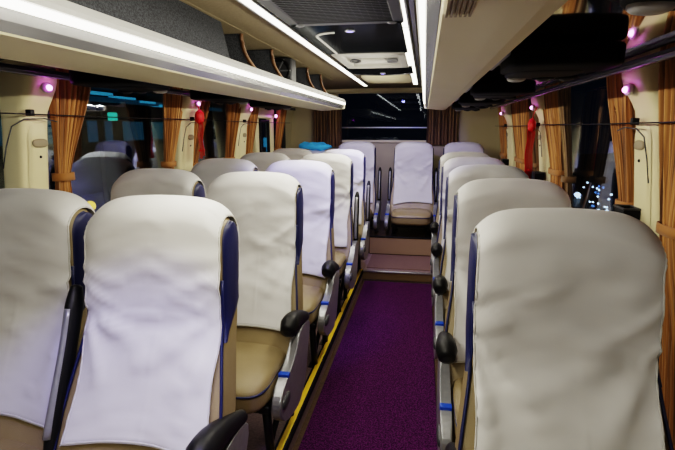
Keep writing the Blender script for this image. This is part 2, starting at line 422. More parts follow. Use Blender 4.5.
t = thing('loudspeaker', 'black round loudspeaker in a square housing inside the left luggage rack', 'speaker', (-.925, 3.12, 1.735))
MB().box((0, .06, 0), (.17, .12, .16), .012).build('housing', 'darkgrey', t)
def cone(u, v):
    a = u * 2 * PI; r = [.078, .074, .066, .055, .03, .024, .0][int(round(v * 6))]; y = [-.004, -.012, -.012, .0, .02, .008, .002][int(round(v * 6))]
    return (r * math.cos(a), y, r * math.sin(a))
mm = MB(); mm.grid(cone, 28, 7, cu=True); mm.build('cone', 'black', t)
mm = MB()
for k in range(6):
    a = k * PI / 3; mm.box((.04 * math.cos(a), -.008, .04 * math.sin(a)), (.076, .006, .008), rot=None)
    mm.bm.verts.ensure_lookup_table()
    vs = mm.bm.verts[-8:]
    bmesh.ops.rotate(mm.bm, cent=(.04 * math.cos(a), -.008, .04 * math.sin(a)), matrix=Matrix.Rotation(-a, 3, 'Y'), verts=vs)
mm.build('grille_bars', 'grey', t)

# ------------------------------------------------------------------ service pods under the racks
def pod_proto(name, sg=1):
    """dark box hanging under the rack; the face towards the front of the coach is flat, the underside carries nozzles and lamps"""
    t = thing(name, 'x', 'service unit', (0, 0, 0), 'overhead service units')
    def sh(p):
        k = sm(-.05, .21, p.y)
        p.x *= 1 - .12 * k
        if p.z < 0: p.z *= 1 - .35 * k
        if p.y < 0: p.y += .035 * (p.x / .15) ** 2
        return p
    MB().sq((0, 0, 0), (.150, .195, .033), 8, 20, fn=sh).build('housing', 'podblack', t)
    MB().sq((-.02 * sg, .05, -.026), (.105, .13, .012), 4, 14).build('fascia', 'podface', t)
    for x in (-.005, .065):
        mm = MB()
        def tor(u, v, x=x):
            a = u * 2 * PI; q = v * 2 * PI; return (sg * x + (.030 + .006 * math.cos(q)) * math.cos(a), .11 + (.03 + .006 * math.cos(q)) * math.sin(a), -.036 + .006 * math.sin(q))
        mm.grid(tor, 20, 8, cu=True, cv=True)
        o = mm.build('air_nozzle', 'podface', t)
        MB().sq((sg * x, .11, -.037), (.024, .024, .012), 2, 8).build('nozzle_ball', 'darkgrey', o)
    MB().sq((-.085 * sg, .12, -.036), (.030, .026, .012), 2.4, 8).build('reading_lamp', 'lipgrey', t)
    MB().box((-.155 * sg, .02, .008), (.012, .36, .020), .004).build('side_trim', 'grey', t)
    return t
podR = pod_proto('service_unit')
names_r = ['dark service unit closest to the camera at the top right corner', 'large dark service unit with lamp under the right rack, second from the camera', 'dark service unit under the right rack, third from the camera', 'dark service unit under the right rack, fourth from the camera', 'dark service unit under the right rack, farthest back on that side']
ys_r = [.62, 1.60, 2.68, 3.62, 4.46]
for i, (y, l) in enumerate(zip(ys_r, names_r)):
    loc = (.37, y, 1.573)
    if i == 0: podR.location = loc; podR['label'] = l
    else: dup(podR, loc, l, 'overhead service units')
podL = pod_proto('service_unit', -1)
names_l = ['dark service unit under the left rack, at the left frame edge', 'dark service unit under the left rack, above the window past the nearest left curtain', 'dark service unit under the left rack, above the red knot pillar', 'dark service unit under the left rack, farthest back on that side']
for i, (y, l) in enumerate(zip([1.0, 1.90, 2.90, 3.90], names_l)):
    loc = (-1.215, y, 1.573)
    if i == 0: podL.location = loc; podL['label'] = l
    else: dup(podL, loc, l, 'overhead service units')

# beige louvre vent on the right rack underside near the camera
t = thing('air_vent', 'small cream louvred air vent on the right rack near the camera', 'vent', (.040, .70, 1.546))
MB().box((0, 0, 0), (.046, .11, .02), .006).build('frame', 'rackbeige', t)
mm = MB()
for k in range(6): mm.box((-.016 + k * .0064, 0, -.011), (.0034, .095, .006))
mm.build('slat', 'pillar_dark', t)

# curtain rails
def rail(x, label, y1):
    t = thing('curtain_rail', label, 'curtain rail', (x, 0, 1.578))
    MB().box((0, (FRONT + y1) / 2, 0), (.022, y1 - FRONT, .016), .004).build('bar', 'rackgrey', t)
    MB().box((0, (FRONT + y1) / 2, .014), (.016, y1 - FRONT, .014), .003).build('track', 'black', t)
    return t
rail(-1.44, 'grey curtain rail running above the left windows', 5.45)
rail(.67, 'grey curtain rail running above the right windows', 5.45)

# ------------------------------------------------------------------ window pillars
def pillar(name_label, sg, y, w, lamp_label):
    """moulded cream pillar; sg=-1 left wall"""
    xf = xl if sg < 0 else xr
    m = MB()
    zs = [.86, .95, 1.1, 1.25, 1.38, 1.44, 1.47, 1.50, 1.53, 1.56, 1.58, 1.603]
    def sec(z):
        fl = sm(1.42, 1.56, z)
        return w / 2 * (1 + .10 * fl), .055 + .050 * fl
    def fn(u, v):
        z = zs[int(round(v * (len(zs) - 1)))]
        hw, d = sec(z)
        a = u * 2 * PI
        e = .45
        px = math.copysign(abs(math.cos(a)) ** e, math.cos(a)) * d; py = math.copysign(abs(math.sin(a)) ** e, math.sin(a)) * hw
        return (xf(z) - sg * px, y + py, z)
    vs = m.grid(fn, 32, len(zs), cu=True)
    m.cap([r[0] for r in vs]); m.cap([r[-1] for r in vs])
    p = struct(m.build('window_pillar', 'pillar'))
    # raised centre moulding
    mm = MB()
    mm.grid(lambda u, v: (xf(lerp(.9, 1.40, v)) - sg * (.055 + .012 * (1 - abs(2 * u - 1) ** 6) * (1 - abs(2 * v - 1) ** 12)), y + lerp(-w * .33, w * .33, u) * (1 - .35 * max(0, v - .9) / .1), lerp(.9, 1.40, v)), 15, 24)
    mm.build('raised_panel', 'pillar', p)
    MB().sq((xf(1.32) - sg * .068, y, 1.32), (.006, .042, .018), 2.6, 8).build('grip_recess', 'pillar_dark', p)
    MB().sq((xf(1.27) - sg * .068, y, 1.265), (.004, .006, .006), 2, 6).build('screw', 'black', p)
    # coat hook lamp
    zz = 1.512 if sg > 0 else 1.535
    t = thing('pillar_lamp', lamp_label, 'lamp', (xf(zz) - sg * .104, y, zz), 'pink pillar lamps')
    MB().sq((0, 0, 0), (.010, .030, .020), 2.4, 8).build('base', 'white', t)
    MB().sq((-sg * .010, 0, 0), (.010, .014, .011), 2, 8).build('bulb', 'lampshell', t)
    ld = bpy.data.lights.new('pink_glow', 'POINT'); ld.energy = .07; ld.color = (.95, .10, 1.); ld.shadow_soft_size = .015
    lo = bpy.data.objects.new('pink_glow', ld); C.objects.link(lo); lo.location = (xf(zz) - sg * .15, y, zz - .005)
    return p
PL = [(.45, .24), (1.765, .150), (3.08, .20), (4.08, .24)]
PLN = ['nearest left pillar', 'nearest left pillar', 'left pillar with the red knot', 'left pillar between the two short curtains']
for (y, w), n in list(zip(PL, PLN))[1:]:
    pillar(n, -1, y, w, 'pink glowing lamp on the ' + {1.765: 'cream pillar at the left frame edge', 3.08: 'left pillar above the red knot', 4.08: 'third left pillar, just before the emergency window'}[y])
for y, w, l in ((1.93, .20, 'pink glowing lamp on the nearest right pillar'), (3.5, .22, 'pink glowing lamp on the right pillar above the red knot'), (4.85, .22, 'pink glowing lamp on the farthest right pillar')):
    pillar('', 1, y, w, l)
# lamp on the emergency window post
# cream emergency window surround on the left, Y 4.45..5.05
xo = xl(1.3)
f = MB()
f.box((xo + .02, 4.50, 1.22), (.05, .09, .62), .015).box((xo + .02, 4.96, 1.22), (.05, .11, .62), .015).box((xo + .03, 4.73, 1.52), (.05, .56, .10), .015)
ef = struct(f.build('trim_4', 'pillar'))
MB().box((xo + .03, 4.60, 1.18), (.03, .018, .56), .004).box((xo + .03, 4.86, 1.18), (.03, .018, .56), .004).box((xo + .03, 4.73, 1.45), (.03, .28, .018), .004).build('inner_frame', 'rubber', ef)
t = thing('pillar_lamp', 'pink glowing lamp above the cream emergency window at the left rear', 'lamp', (xo + .07, 4.97, 1.50), 'pink pillar lamps')
MB().sq((0, 0, 0), (.010, .030, .020), 2.4, 8).build('base', 'white', t); MB().sq((.012, 0, 0), (.012, .018, .015), 2, 8).build('bulb', 'lampshell', t)
ld = bpy.data.lights.new('pink_glow', 'POINT'); ld.energy = .15; ld.color = (.95, .10, 1.); ld.shadow_soft_size = .015
lo = bpy.data.objects.new('pink_glow', ld); C.objects.link(lo); lo.location = (xo + .11, 4.97, 1.49)
struct(MB().box((xl(1.3) + .015, 5.44, 1.28), (.05, .06, .84), .01).build('trim_5', 'rubber'))

# little black bins hooked on the pillar feet
def bin_(sg, y, label):
    xf = xl if sg < 0 else xr
    t = thing('hanging_bin', label, 'bin', (xf(1.08) - sg * .095, y, 1.055), 'small black bins on the pillars')
    t.scale = (.8, .7, .75)
    m = MB()
    m.box((0, 0, -.045), (.07, .13, .006)).box((-.033, 0, 0), (.006, .13, .095), .002).box((.033, 0, 0), (.006, .13, .095), .002).box((0, -.064, 0), (.07, .006, .095), .002).box((0, .064, 0), (.07, .006, .095), .002)
    m.build('body', 'black', t)
    mm = MB().box((-.036, 0, .047), (.010, .145, .010), .003).box((.036, 0, .047), (.010, .145, .010), .003).box((0, -.068, .047), (.08, .010, .010), .003).box((0, .068, .047), (.08, .010, .010), .003)
    mm.build('rim', 'darkgrey', t)
    return t
bin_(-1, 1.74, 'small black bin on the left pillar at the frame edge')
bin_(-1, 3.06, 'small black bin below the red knot on the left')
bin_(-1, 4.06, 'small black bin on the third left pillar')
bin_(1, 1.96, 'small black bin on the nearest right pillar behind the front seat')
bin_(1, 3.45, 'small black bin on the right pillar with the red knot')
bin_(1, 4.85, 'small black bin on the farthest right pillar')

# curtain cords with clips
def cord(sg, z, y0, y1, clips, label):
    xf = xl if sg < 0 else xr
    x = xf(z) - sg * .095
    t = thing('stretched_wire', label, 'wire', (x, 0, z))
    MB().tube([(0, lerp(y0, y1, k / 12), -.004 * math.sin(PI * (k % 4) / 4)) for k in range(13)], .0028, 6).build('strand', 'black', t)
    for y in clips:
        c = MB().box((sg * .012, y, .003), (.024, .022, .024), .003).build('clip', 'black', t)
        pts = [(sg * .018, y - .15 + .0, -.20), (sg * .012, y - .13, -.12), (sg * .008, y - .10, -.05), (sg * .004, y - .04, -.022), (sg * .004, y + .06, -.018), (sg * .004, y + .13, -.03)]
        MB().tube(pts, .0025, 6).build('loop', 'darkgrey', t)
    return t
cord(-1, 1.435, FRONT, 5.42, [1.70, 3.06, 4.02], 'thin black wire stretched across the curtains along the left windows')
cord(1, 1.400, FRONT, 5.42, [1.93, 3.47, 4.82], 'thin black wire stretched across the curtains along the right windows')

# ------------------------------------------------------------------ curtains
def curtain(label, sg, ya, yb, ta, tb, ztie, pleats=7, zb=.88, m='curtain', group='brown side curtains', seed=0, top=1.60, off=.045):
    xf = xl if sg < 0 else xr
    rr_ = random.Random(seed)
    ph = [rr_.uniform(0, 6.28) for _ in range(4)]
    y_c = (ta + tb) / 2
    t = thing('curtain', label, 'curtain', (xf(1.3), y_c, zb), group)
    def fn(u, v):
        z = lerp(zb, top, v)
        if z > ztie: k = sm(0, 1, ((z - ztie) / (1.56 - ztie))) if z < 1.56 else 1.
        else: k = sm(0, 1, (ztie - z) / .35) * .55
        if z > ztie: k = .35 * k + .65 * min(1, (z - ztie) / (1.56 - ztie))
        y0 = lerp(ta, ya, k); y1 = lerp(tb, yb, k)
        uu = u + .012 * math.sin(9 * u + ph[0]) + .01 * math.sin(z * 7 + ph[1])
        amp = lerp(.012, .020, k)
        d = amp * (math.sin(uu * pleats * 2 * PI + ph[2]) + .35 * math.sin(uu * pleats * 4.3 * PI + ph[3] + z * 2))
        return (xf(z) - sg * (off + d) - xf(1.3), lerp(y0, y1, u) - y_c + .004 * math.sin(uu * pleats * 4 * PI), z - zb)
    mm = MB(); mm.grid(fn, pleats * 12 + 1, 34, uv=True)
    mm.build('cloth', m, t)
    if ztie > zb + .1:
        hy = abs(tb - ta) / 2 + .002
        def band(u, v):
            a = u * 2 * PI
            return (xf(ztie) - xf(1.3) - sg * (off + .034 * math.copysign(abs(math.cos(a)) ** .6, math.cos(a))), hy * math.copysign(abs(math.sin(a)) ** .6, math.sin(a)), ztie - zb + (v - .5) * .034)
        b = MB(); b.grid(band, 24, 3, cu=True)
        b.build('tieback', m, t, solid=.004)
    return t
curtain('brown pleated curtain tied back beside the nearest left pillar', -1, 1.86, 2.10, 1.88, 1.96, 1.17, 7, seed=1)
curtain('brown curtain on the near side of the red knot pillar, left', -1, 2.76, 3.00, 2.79, 2.89, 1.16, 6, seed=2)
curtain('brown curtain on the far side of the red knot pillar, left', -1, 3.17, 3.38, 3.14, 3.22, 1.13, 6, seed=3)
curtain('brown curtain on the near side of the third left pillar', -1, 3.74, 3.96, 3.75, 3.88, 1.13, 6, seed=4)
curtain('brown curtain on the far side of the third left pillar', -1, 4.21, 4.42, 4.22, 4.34, 1.15, 6, seed=5)
curtain('brown curtain at the far end of the emergency window, left rear', -1, 5.06, 5.34, 5.08, 5.26, 1.15, 6, seed=6)
curtain('wide brown curtain at the right frame edge, tied back low', 1, 1.40, 1.76, 1.62, 1.76, 1.06, 10, seed=7, zb=.30, off=.055)
curtain('brown curtain at the extreme right frame edge', 1, 1.02, 1.36, 1.04, 1.34, .9, 9, seed=17, zb=.30)
curtain('brown curtain on the far side of the nearest right pillar', 1, 2.05, 2.27, 2.04, 2.15, 1.08, 7, seed=8)
curtain('dark brown curtain at mid window on the right, before the red knot curtain', 1, 2.92, 3.04, 2.88, 2.96, 1.10, 4, m='curtain_dark', seed=9)
curtain('brown curtain on the near side of the red knot pillar, right', 1, 3.10, 3.42, 3.04, 3.28, 1.12, 7, seed=10)
curtain('dark curtain on the far side of the red knot pillar, right', 1, 3.66, 3.86, 3.66, 3.80, 1.12, 5, m='curtain_dark', seed=11)
curtain('brown curtain on the near side of the farthest right pillar', 1, 4.02, 4.60, 4.10, 4.50, 1.12, 9, seed=12)
curtain('brown curtain on the far side of the farthest right pillar', 1, 5.0, 5.40, 5.05, 5.36, 1.12, 8, seed=13)
# curtains either side of the rear window
def rear_curtain(x0, x1, z0, z1, label, seed):
    rr_ = random.Random(seed); ph = rr_.uniform(0, 6)
    t = thing('curtain', label, 'curtain', ((x0 + x1) / 2, REAR - .05, z0), 'striped rear curtains')
    hw = (x1 - x0) / 2
    mm = MB(); mm.grid(lambda u, v: (lerp(-hw, hw, u) * (1 - .04 * math.sin(v * PI)), -.018 * math.sin(u * 9 * 2 * PI + ph + .6 * v) - .006 * math.sin(u * 31 + v * 3), v * (z1 - z0)), 110, 16, uv=True)
    mm.build('cloth', 'curtain_dark', t)
    tb = MB(); tb.tube([(lerp(-hw, hw, k / 8), -.0, z1 - z0) for k in range(9)], .006, 6); tb.build('heading_cord', 'black', t)
rear_curtain(-1.30, -.955, 1.16, 1.70, 'striped brown curtain on the left of the rear window', 3)
rear_curtain(.015, .36, 1.19, 1.70, 'striped brown curtain on the right of the rear window', 4)

# ------------------------------------------------------------------ red knots
def knot(sg, y, zt, zb, label):
    xf = xl if sg < 0 else xr
    t = thing('red_knot', label, 'ornament', (xf(zt) - sg * .128, y, zt), 'red hanging knots')
    rn = random.Random(int(y * 10))
    def fl(p):
        q = p.normalized(); return p * (1 + .10 * math.sin(q.x * 14) * math.sin(q.y * 12 + q.z * 13))
    MB().sq((0, 0, 0), (.025, .042, .045), 2.0, 14, fn=fl).build('rosette', 'red', t)
    for k, (dy, ln) in enumerate(((-.022, zt - zb), (.016, zt - zb + .02))):
        mm = MB(); mm.grid(lambda u, v: (.004 * math.sin(v * 9 + k) + .003 * k * -sg + sg * (dy * .7 + lerp(-.018, .018, u)), dy * .7 + lerp(-.018, .018, u) + .002 * math.sin(v * 7 + k * 2), -.03 - v * (ln - .03)), 5, 20)
        mm.build('ribbon', 'red', t, solid=.002)
    MB().tube([(0, 0, .04), (sg * .01, 0, .085), (sg * .03, 0, .13)], .003, 6).build('hanging_loop', 'red', t)
    mm = MB(); mm.box((-sg * .004, 0, -(zt - zb) * .86), (.010, .078, .012), .003); mm.build('band', 'red', t)
knot(-1, 3.07, 1.45, 1.20, 'red silk knot with ribbons hanging on the left pillar')
knot(1, 3.44, 1.395, 1.06, 'red silk knot with ribbons hanging on the right pillar')

# ------------------------------------------------------------------ coach seats
SL = .76  # backrest length
def bw(s):   # half width along the backrest
    return .233 - .031 * sm(.14, .46, s) - .004 * sm(.60, .76, s)
def bcen(s):  # centre line of the backrest: leaning and slightly bent forward at the head
    return -.085 + .47 * s - .36 * max(0., s - .42) * sm(.38, .50, s)
def Ltop(u): return SL - .045 * abs(u) ** 6 - .012 * u * u
def prof(u, q, grow=0.):
    """q 0 front bottom -> .5 top -> 1 back bottom"""
    Lt = Ltop(u) + grow
    r = .06
    edge = (1 - abs(u) ** 9 * .20)
    fr = q * 2 if q < .5 else (1 - q) * 2
    if fr < .7: s = (Lt - r) * fr / .7; th = 1.
    else:
        a = (fr - .7) / .3 * PI / 2; s = Lt - r + r * math.sin(a); th = math.cos(a)
    T = lerp(.062, .066, s / SL) * edge * th + (grow if th > .0 else 0) * th
    # bolsters: front surface is scooped in the middle of the lumbar zone
    sc = .020 * (1 - abs(u) ** 2) * sm(.05, .2, s) * (1 - sm(.5, .7, s)) if q < .5 else 0
    y = bcen(s) + (-(T) + sc if q <= .5 else T)
    return s, y
ZB = .325
def bpt(u, q, grow=0., ku=1.):
    s, y = prof(u, q, grow)
    return Vector((u * bw(s) * ku, y, ZB + s))
def backrest_parts(t):
    m = MB(); nv = 49
    U = [-1, -.97, -.9] + [lerp(-.8, .8, k / 12) for k in range(13)] + [.9, .97, 1]
    def fn(u, v): return bpt(U[int(round(u * (len(U) - 1)))], v)
    vs = m.grid(fn, len(U), nv)
    for ring in (vs[0], vs[-1]):
        for k in range(nv // 2):
            a, b, c, d = ring[k], ring[k + 1], ring[nv - 2 - k], ring[nv - 1 - k]
            m.cap([a, b, d] if b is c else [a, b, c, d])
    m.cap([r[0] for r in vs] + [r[-1] for r in vs][::-1])
    o = m.build('backrest', 'leather', t)
    for sx in (-1, 1):     # navy head wings wrapping the upper sides
        w = MB()
        def wf(u, v):
            uu = lerp(.95, 1.0, min(1, u * 2)); q = lerp(.21, .74, v)
            if u <= .5:
                q = lerp(.21, .5, v); p = bpt(sx * lerp(.985, 1.0, u * 2), q, .004); p.x += sx * .003; p.y += .004
            else:
                q = lerp(.21, .5, v); a = bpt(sx, q, .004); b = bpt(sx, 1 - q, .004); wd = .15 + .85 * sm(0, .16, v); p = a.lerp(b, (u - .5) * 2 * wd); p.x += sx * (.004 + .008 * math.sin((u - .5) * 2 * PI))
            return p
        w.grid(wf, 13, 26)
        w.build('head_wing', 'navy', o)
        pp = MB().tube([bpt(sx * .99, lerp(.0, .30, k / 14), .004) + Vector((sx * .003, -.002, 0)) for k in range(15)], .0045, 6)
        pp.build('piping', 'piping', o)
    return o

def cover_mesh(seed, hang=.135):
    rr_ = random.Random(seed); o1 = Vector((rr_.uniform(-50, 50), rr_.uniform(-50, 50), rr_.uniform(-50, 50)))
    skew = rr_.uniform(-.05, .05)
    creases = [(rr_.uniform(.16, .22), rr_.uniform(-.03, .03)), (rr_.uniform(.27, .33), rr_.uniform(-.02, .03))]
    vcrease = rr_.uniform(-.2, .25)
    folds = [(rr_.uniform(.36, .44), rr_.uniform(.05, .16), rr_.uniform(.004, .008)), (rr_.uniform(.46, .52), rr_.uniform(-.02, .12), rr_.uniform(.003, .007)), (rr_.uniform(.54, .60), rr_.uniform(-.06, .05), rr_.uniform(.002, .005))]
    m = MB()
    NU, NV = 61, 90
    def fn(u, v):
        uu = lerp(-1, 1, u)
        # v 0 at the front hem, .66 top, 1 rear hem
        q = lerp(.0, .5, v / .68) if v < .68 else lerp(.5, .72, (v - .68) / .32)
        hem = hang + .010 * math.sin(uu * 2.4 + o1.x) + skew * uu * .25
        if v < .68:
            q = lerp(hem / (SL - .06) * .35, .5, v / .68)
        s, y = prof(uu * .97, q, .008)
        wl_ = lerp(.885, 1.0, sm(.24, .44, s))
        s, y = prof(uu * min(wl_, .985), q, .013)
        hwid = bw(s) * wl_ * (1 + .008 * math.sin(s * 23 + o1.y) * (1 - sm(.5, .65, s)))
        x = uu * hwid + skew * .35 * max(0, .5 - s)
        d = .0
        if q < .5:
            # cloth hangs free below the head: bridges the lumbar scoop
            free = 1 - sm(.40, .58, s)
            y -= .020 * (1 - abs(uu) ** 2) * sm(.05, .2, s) * (1 - sm(.5, .7, s)) * .55
            n1 = noise.noise(Vector((x * 4, s * 4, 0)) + o1); n2 = noise.noise(Vector((x * 9 + s * 5, s * 16 - x * 5, 3)) + o1)
            n3 = noise.noise(Vector((x * 5 - s * 6, s * 36 + abs(x) * 12, 7)) + o1)
            amp = .35 + .65 * math.exp(-((s - .46) / .14) ** 2)
            d += (.012 * n1 * free + .015 * n2 * amp + .010 * n3 * amp)
            for s0, cv, am in folds:
                c = s0 + cv * (uu * uu - .3) + .02 * n1
                d += am * math.exp(-((s - c) / .014) ** 2) * (.35 + .65 * abs(uu) ** 1.5) * 1.5
            # tension folds fanning from the seam corners down to the middle of the hem
            for sx in (-1, 1):
                ddx = (sx - uu) * .2; dds = .44 - s
                if dds > 0:
                    ang = math.atan2(ddx, dds + .02); rr2 = math.hypot(ddx, dds)
                    d += .0085 * math.sin(ang * 9 + o1.z) * math.exp(-((rr2 - .14) / .12) ** 2) * free
            for s0, sl in creases:
                d += .004 * math.exp(-((s - s0 - sl * uu) / .005) ** 2)
            d += .0016 * math.exp(-((uu - vcrease) / .018) ** 2) * (1 - sm(.4, .5, s))
            # hem turn-up
            if v < .025: d += .002
        elif abs(q - .5) < .1:
            d += .002 * noise.noise(Vector((x * 8, q * 20, 1)) + o1)
        if d < 0: d *= .4
        sg = -1 if q < .5 else 1
        return Vector((x, y + sg * d if q < .5 else y + d, ZB + s + (d * .6 if abs(q - .5) < .06 else 0)))
    vs = m.grid(fn, NU, NV)
    # stitched seam cords along both sides (short dashes) - white on white
    me_o = m.build('seat_cover', 'cover', None, solid=.003)
    seam = MB()
    A = [fn(.004, k / 90.) + Vector((0, -.002, 0)) for k in range(90, -1, -1)]
    B = [fn(k / 30., .004) + Vector((0, -.002, 0)) for k in range(1, 30)]
    D = [fn(.996, k / 90.) + Vector((0, -.002, 0)) for k in range(91)]
    pp = A + B + D
    seam.tube(pp, [.0028 if k % 3 else .0016 for k in range(len(pp))], 5)
    seam.build('hem_stitching', 'stitch', me_o)
    me_o.name = 'seat_cover'
    return me_o
covers = [cover_mesh(s) for s in (11, 22, 33, 44, 55)]
cov_data = [(o.data, o.children[0].data) for o in covers]
for o in covers:
    bpy.data.objects.remove(o.children[0]); bpy.data.objects.remove(o)

def cushion(t):
    def sh(p):
        k = p.y / .24
        p.z += .018 * (1 - (p.x / .23) ** 2) * (1 if p.z > 0 else 0) * .6 - (.020 * sm(.4, 1., -k) if p.z > 0 else 0) - .02 * sm(-.2, 1, k)
        return p
    o = MB().sq((0, -.215, .345), (.205, .235, .068), 5, 20, fn=sh).build('cushion', 'leather', t)
    pts = []
    for k in range(49):
        a = k / 48 * 2 * PI; e = 2 / 6.
        pts.append((.202 * math.copysign(abs(math.cos(a)) ** e, math.cos(a)), -.215 + .232 * math.copysign(abs(math.sin(a)) ** e, math.sin(a)), .365 - .02 * sm(-.1, 1, math.sin(a))))
    MB().tube(pts, .0045, 6, caps=False).build('piping', 'piping', o)
    # stitched panel seams on top
    for sx in (-1, 1):
        s_ = MB(); s_.tube([(sx * .135, lerp(-.41, -.03, k / 8), .410 - .012 * abs(lerp(-1, 1, k / 8)) ** 2 - (.014 if k == 0 else 0)) for k in range(9)], .003, 5)
        s_.build('seam', 'leather', o)
    return o

def arm(t, sx, state, x=.247, panel=True):
    if state == 'down':
        P_ = [(x * sx, .09, .465), (x * sx, .02, .49), (x * sx, -.05, .512), (x * sx, -.12, .528), (x * sx, -.17, .530), (x * sx, -.20, .512)]
        Rr = [.022, .028, .034, .039, .042, .032]
    elif state == 'mid':
        P_ = [(x * sx, -.15, .40), (x * sx, -.12, .48), (x * sx, -.075, .58), (x * sx, -.03, .68), (x * sx, .01, .79), (x * sx, .025, .835)]
        Rr = [.020, .026, .028, .029, .030, .020]
    else:
        P_ = [(x * sx, .065, .42), (x * sx, .055, .50), (x * sx, .07, .60), (x * sx, .095, .70), (x * sx, .115, .79), (x * sx, .13, .815)]
        Rr = [.022, .028, .028, .028, .026, .014]
    # resample smoothly
    pts, rs = [], []
    for i in range(len(P_) - 1):
        for k in range(4):
            a = k / 4; pts.append(Vector(P_[i]).lerp(Vector(P_[i + 1]), a)); rs.append(lerp(Rr[i], Rr[i + 1], a))
    pts.append(Vector(P_[-1])); rs.append(Rr[-1])
    for _ in range(3):
        pts = [pts[0]] + [(pts[i - 1] + pts[i] * 2 + pts[i + 1]) / 4 for i in range(1, len(pts) - 1)] + [pts[-1]]
    a_ = MB().tube([pts[0] + (pts[0] - pts[1]) * .3] + pts + [pts[-1] + (pts[-1] - pts[-2]) * .5], [rs[0] * .4] + rs + [rs[-1] * .5], 14, flat=.9 if state == 'down' else .7, up=Vector((0, 0, 1)) if state == 'down' else Vector((0, -1, 0)))
    o = a_.build('armrest', 'black', t)
    if state != 'down':
        MB().tube([p + Vector((0, -.022, 0)) for p in pts[3:-4]], .012, 8, flat=.9, up=Vector((0, -1, 0))).build('armrest_inlay', 'grey', o)
    if panel:
        poly = [(.10, .45), (.0, .47), (-.08, .46), (-.11, .42), (-.19, .375), (-.31, .35), (-.37, .31), (-.365, .24), (-.29, .19), (-.16, .16), (-.04, .16), (.02, .22), (.06, .34), (.11, .42)]
        # smooth the outline
        for _ in range(2):
            q = []
            for i in range(len(poly)):
                a, b = poly[i], poly[(i + 1) % len(poly)]
                q += [(a[0] * .75 + b[0] * .25, a[1] * .75 + b[1] * .25), (a[0] * .25 + b[0] * .75, a[1] * .25 + b[1] * .75)]
            poly = q
        pn = MB().prism(poly, sx * (x - .020), sx * (x + .018), .007).build('side_panel', 'grey', t)
        MB().box((sx * (x - .001), -.255, .362), (.041, .026, .018), .003, rot=None).build('sticker', 'tag', pn)
        MB().sq((sx * (x + .016), -.30, .285), (.012, .05, .022), 3, 8).build('recline_lever', 'darkgrey', pn)
    return o

def frame(t, zf):
    f = MB()
    for y in (-.33, .06):
        f.box((0, y, .262), (.40, .035, .03), .006)
    for sx in (-1, 1): f.box((sx * .17, -.14, .262), (.03, .42, .03), .006)
    f.build('seat_frame', 'steel', t)
    for sx in (-1, 1):
        MB().tube([(sx * .17, -.30, .255), (sx * .175, -.27, zf + .012)], .017, 10).box((sx * .175, -.27, zf + .006), (.06, .07, .012), .003).build('leg', 'steel', t)
        MB().tube([(sx * .17, .05, .255), (sx * .175, .02, zf + .012)], .017, 10).box((sx * .175, .02, zf + .006), (.06, .07, .012), .003).build('leg', 'steel', t)
    if zf < .1:
        MB().tube([(.172, -.285, .06), (.172, .035, .23)], .012, 8).build('brace', 'steel', t)
    MB().box((0, -.02, .30), (.36, .10, .05), .01).build('recline_box', 'black', t)

def make_seat(arms, zf=0.):
    t = thing('coach_seat', 'x', 'seat', (0, 0, 0))
    backrest_parts(t); cushion(t); frame(t, zf)
    cv = bpy.data.objects.new('seat_cover', cov_data[0][0]); C.objects.link(cv); cv.parent = t
    md = cv.modifiers.new('s', 'SOLIDIFY'); md.thickness = .003; md.offset = 0
    hs = bpy.data.objects.new('hem_stitching', cov_data[0][1]); C.objects.link(hs); hs.parent = cv
    for sx, stt, x, pan in arms: arm(t, sx, stt, x, pan)
    return t
def set_cover(t, k):
    for ch in t.children:
        if ch.name.startswith('seat_cover'):
            ch.data = cov_data[k % 5][0]
            for g in ch.children: g.data = cov_data[k % 5][1]

def place(proto, used, x, y, z, label, group, k):
    t = proto if not used[0] else dup(proto, (x, y, z), label)
    used[0] = True
    t.location = (x, y, z); t['label'] = label; t['group'] = group
    set_cover(t, k)
    return t
GA, GW, GR, GB = 'left aisle seats', 'left window seats', 'right single seats', 'rear bench row seats'
XA, XW, XR_ = -.730, -1.222, .332
pW = make_seat([(1, 'mid', .245, False)]); uW = [False]
pAd = make_seat([(1, 'down', .232, True)]); uAd = [False]
pAu = make_seat([(1, 'up', .246, True)]); uAu = [False]
pRd = make_seat([(-1, 'down', .232, True)]); uRd = [False]
YA = [1.13, 1.92, 2.71, 3.50, 4.29]
lab_A = ['white-covered left aisle seat closest to the camera, armrest lowered', 'white-covered left aisle seat second from the camera, cushion and lowered armrest fully in view',
         'white-covered left aisle seat third from the camera, lowered black armrest, lavender tint', 'left aisle seat fourth from the camera, cream-white cover and raised armrest', 'left aisle seat fifth from the camera, raised armrest, just before the rear step']
for i, y in enumerate(YA):
    if i < 3: place(pAd, uAd, XA, y, PLAT - .008, lab_A[i], GA, i)
    else: place(pAu, uAu, XA, y, PLAT - .008, lab_A[i], GA, i)
lab_W = ['white-covered left window seat at the left frame edge, nearest the camera', 'left window seat second from the camera, headrest showing behind the nearest aisle seat', 'left window seat third from the camera, headrest showing below the red knot pillar', 'left window seat fourth from the camera, beside the third left pillar', 'left window seat fifth from the camera, in front of the light blue cloth']
for i, y in enumerate(YA):
    place(pW, uW, XW, y + .05, PLAT - .005, lab_W[i], GW, i + 2)
YR = [1.08, 1.80, 2.53, 3.26, 3.98]
lab_R = ['large white-covered single seat in the right foreground', 'right single seat second from the camera, white cover and lowered armrest', 'right single seat third from the camera, just behind the second', 'right single seat fourth from the camera, lavender-tinted cover', 'right single seat fifth from the camera, just before the rear row']
for i, y in enumerate(YR): place(pRd, uRd, XR_, y, PLAT - .008, lab_R[i], GR, i + 1)
